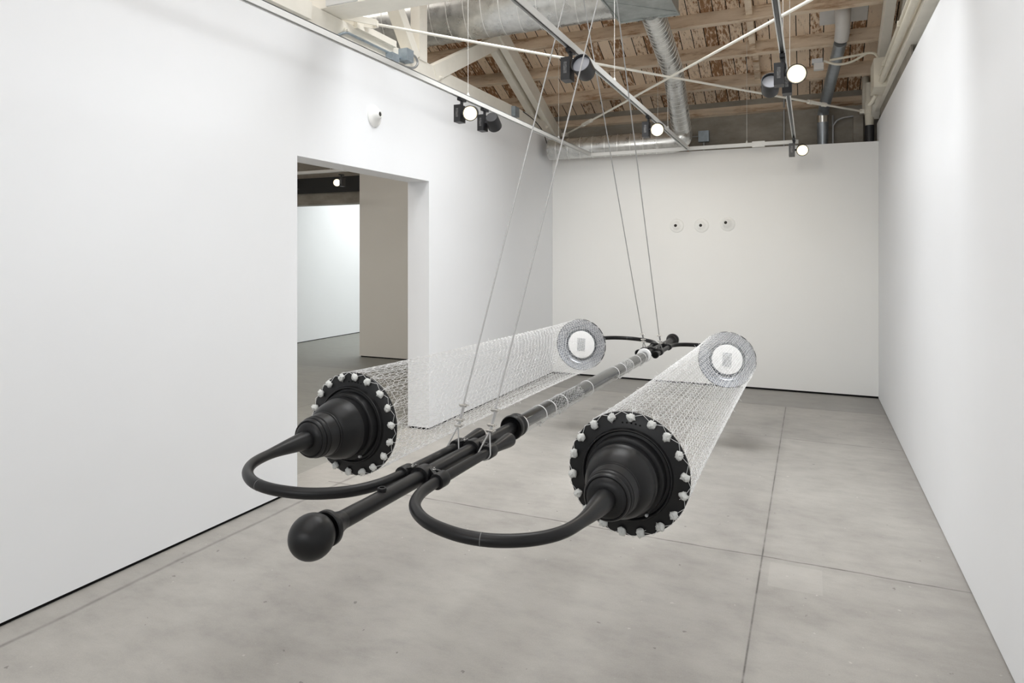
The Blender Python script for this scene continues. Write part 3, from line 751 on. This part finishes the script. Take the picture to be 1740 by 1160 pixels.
# ------------------------------------------------------------------ lights
def area(name, loc, size, energy, col=(1,1,1), rot=(0,0,0), spread=None):
    l = bpy.data.lights.new(name, 'AREA'); l.shape = 'RECTANGLE'; l.size, l.size_y = size; l.energy = energy; l.color = col
    o = bpy.data.objects.new(name, l); COL.objects.link(o); o.location = loc; o.rotation_euler = rot
    if spread: l.spread = R(spread)
    return o
def spot(name, loc, aim, energy, ang, col=(1,.95,.86), blend=.8, rad=.05):
    l = bpy.data.lights.new(name, 'SPOT'); l.energy = energy; l.spot_size = R(ang); l.spot_blend = blend; l.color = col; l.shadow_soft_size = rad
    o = bpy.data.objects.new(name, l); COL.objects.link(o); o.location = loc
    o.rotation_euler = (Vector(aim)-Vector(loc)).to_track_quat('-Z','Y').to_euler(); return o
area('overhead_fill', (-1.3,1.0,5.3), (3.8,5.4), 126, (.955,.98,1))  # soft fill added overhead for general brightness, not a known fixture
area('overhead_fill_front', (-1.3,4.9,4.95), (2.2,1.4), 100, (.965,.985,1), (0,0,0), 115)  # second unseen fill, added to brighten the far half of the room
area('rear_fill', (-1.3,-3.4,3.2), (3.6,1.8), 84, (.955,.98,1), (R(100),0,0))  # fill added behind the camera to lift the ceiling and back wall
area('next_room_fill', (-6.6,5.0,5.2), (3.5,5.0), 205, (1,.97,.92))  # invented fill that brightens the partition and the next room
area('far_room_fill', (-6.8,12.2,3.38), (3.4,3.6), 140, (.97,1,.98))  # added so the furthest white wall comes out bright; no lamp seen
spot('track_spot_back', (-.35,6.3,2.85), (-.85,8.95,1.6), 54, 80, (1,.94,.82), 1, .1)
spot('back_wall_fill_left', (-2.3,6.6,2.85), (-2.1,8.95,1.6), 62, 90, (1,.97,.92), 1, .1)  # added fill for the left part of the back wall; no fixture there
spot('track_spot_left', (-2.45,4.70,2.86), (-2.9,2.0,1.6), 15, 95, (1,.96,.9), 1)
spot('track_spot_middle', (-1.27,6.0,2.86), (-1.3,3.0,.3), 30, 90, (1,.95,.86), 1)
spot('left_wall_fill', (-1.36,2.2,2.86), (-3.37,3.3,1.9), 31, 120, (.96,.98,1), 1, .1)  # added to brighten the left wall; the track carries no lamp here
spot('left_wall_fill_far', (-1.36,5.6,2.86), (-3.37,6.6,1.9), 30, 110, (1,.98,.96), 1, .1)  # added fill for the far stretch of the left wall, without a fixture
spot('left_wall_fill_rear', (-1.36,.3,2.86), (-3.37,1.5,2.0), 21, 120, (.96,.98,1), 1, .1)  # unseen fill added for the near stretch of the left wall
spot('track_spot_right', (-.08,4.5,2.86), (.2,1.5,.8), 6, 95, (1,.96,.88), 1)
spot('next_room_spot', (-6.7,8.4,2.85), (-5.4,5.5,0), 25, 90, (1,.96,.88), 1)

w = bpy.data.worlds.new('world'); SC.world = w; w.use_nodes = True
w.node_tree.nodes['Background'].inputs[0].default_value = (.8,.85,.9,1); w.node_tree.nodes['Background'].inputs[1].default_value = .3

# ------------------------------------------------------------------ camera
cam = bpy.data.cameras.new('camera'); co = bpy.data.objects.new('camera', cam); COL.objects.link(co)
cam.sensor_fit = 'HORIZONTAL'; cam.sensor_width = 36; cam.lens = 1130/1740*36
cam.shift_x = 0; cam.shift_y = -(580-433)/1740; cam.clip_start = .05
co.location = (0,0,1.7); co.rotation_euler = (R(90), 0, math.atan(506/1130))
SC.camera = co
SC.view_settings.view_transform = 'Standard'; SC.view_settings.look = 'None'; SC.view_settings.exposure = -.07
SC.cycles.use_denoising = True
SC.cycles.max_bounces = 12; SC.cycles.diffuse_bounces = 6; SC.cycles.transparent_max_bounces = 32
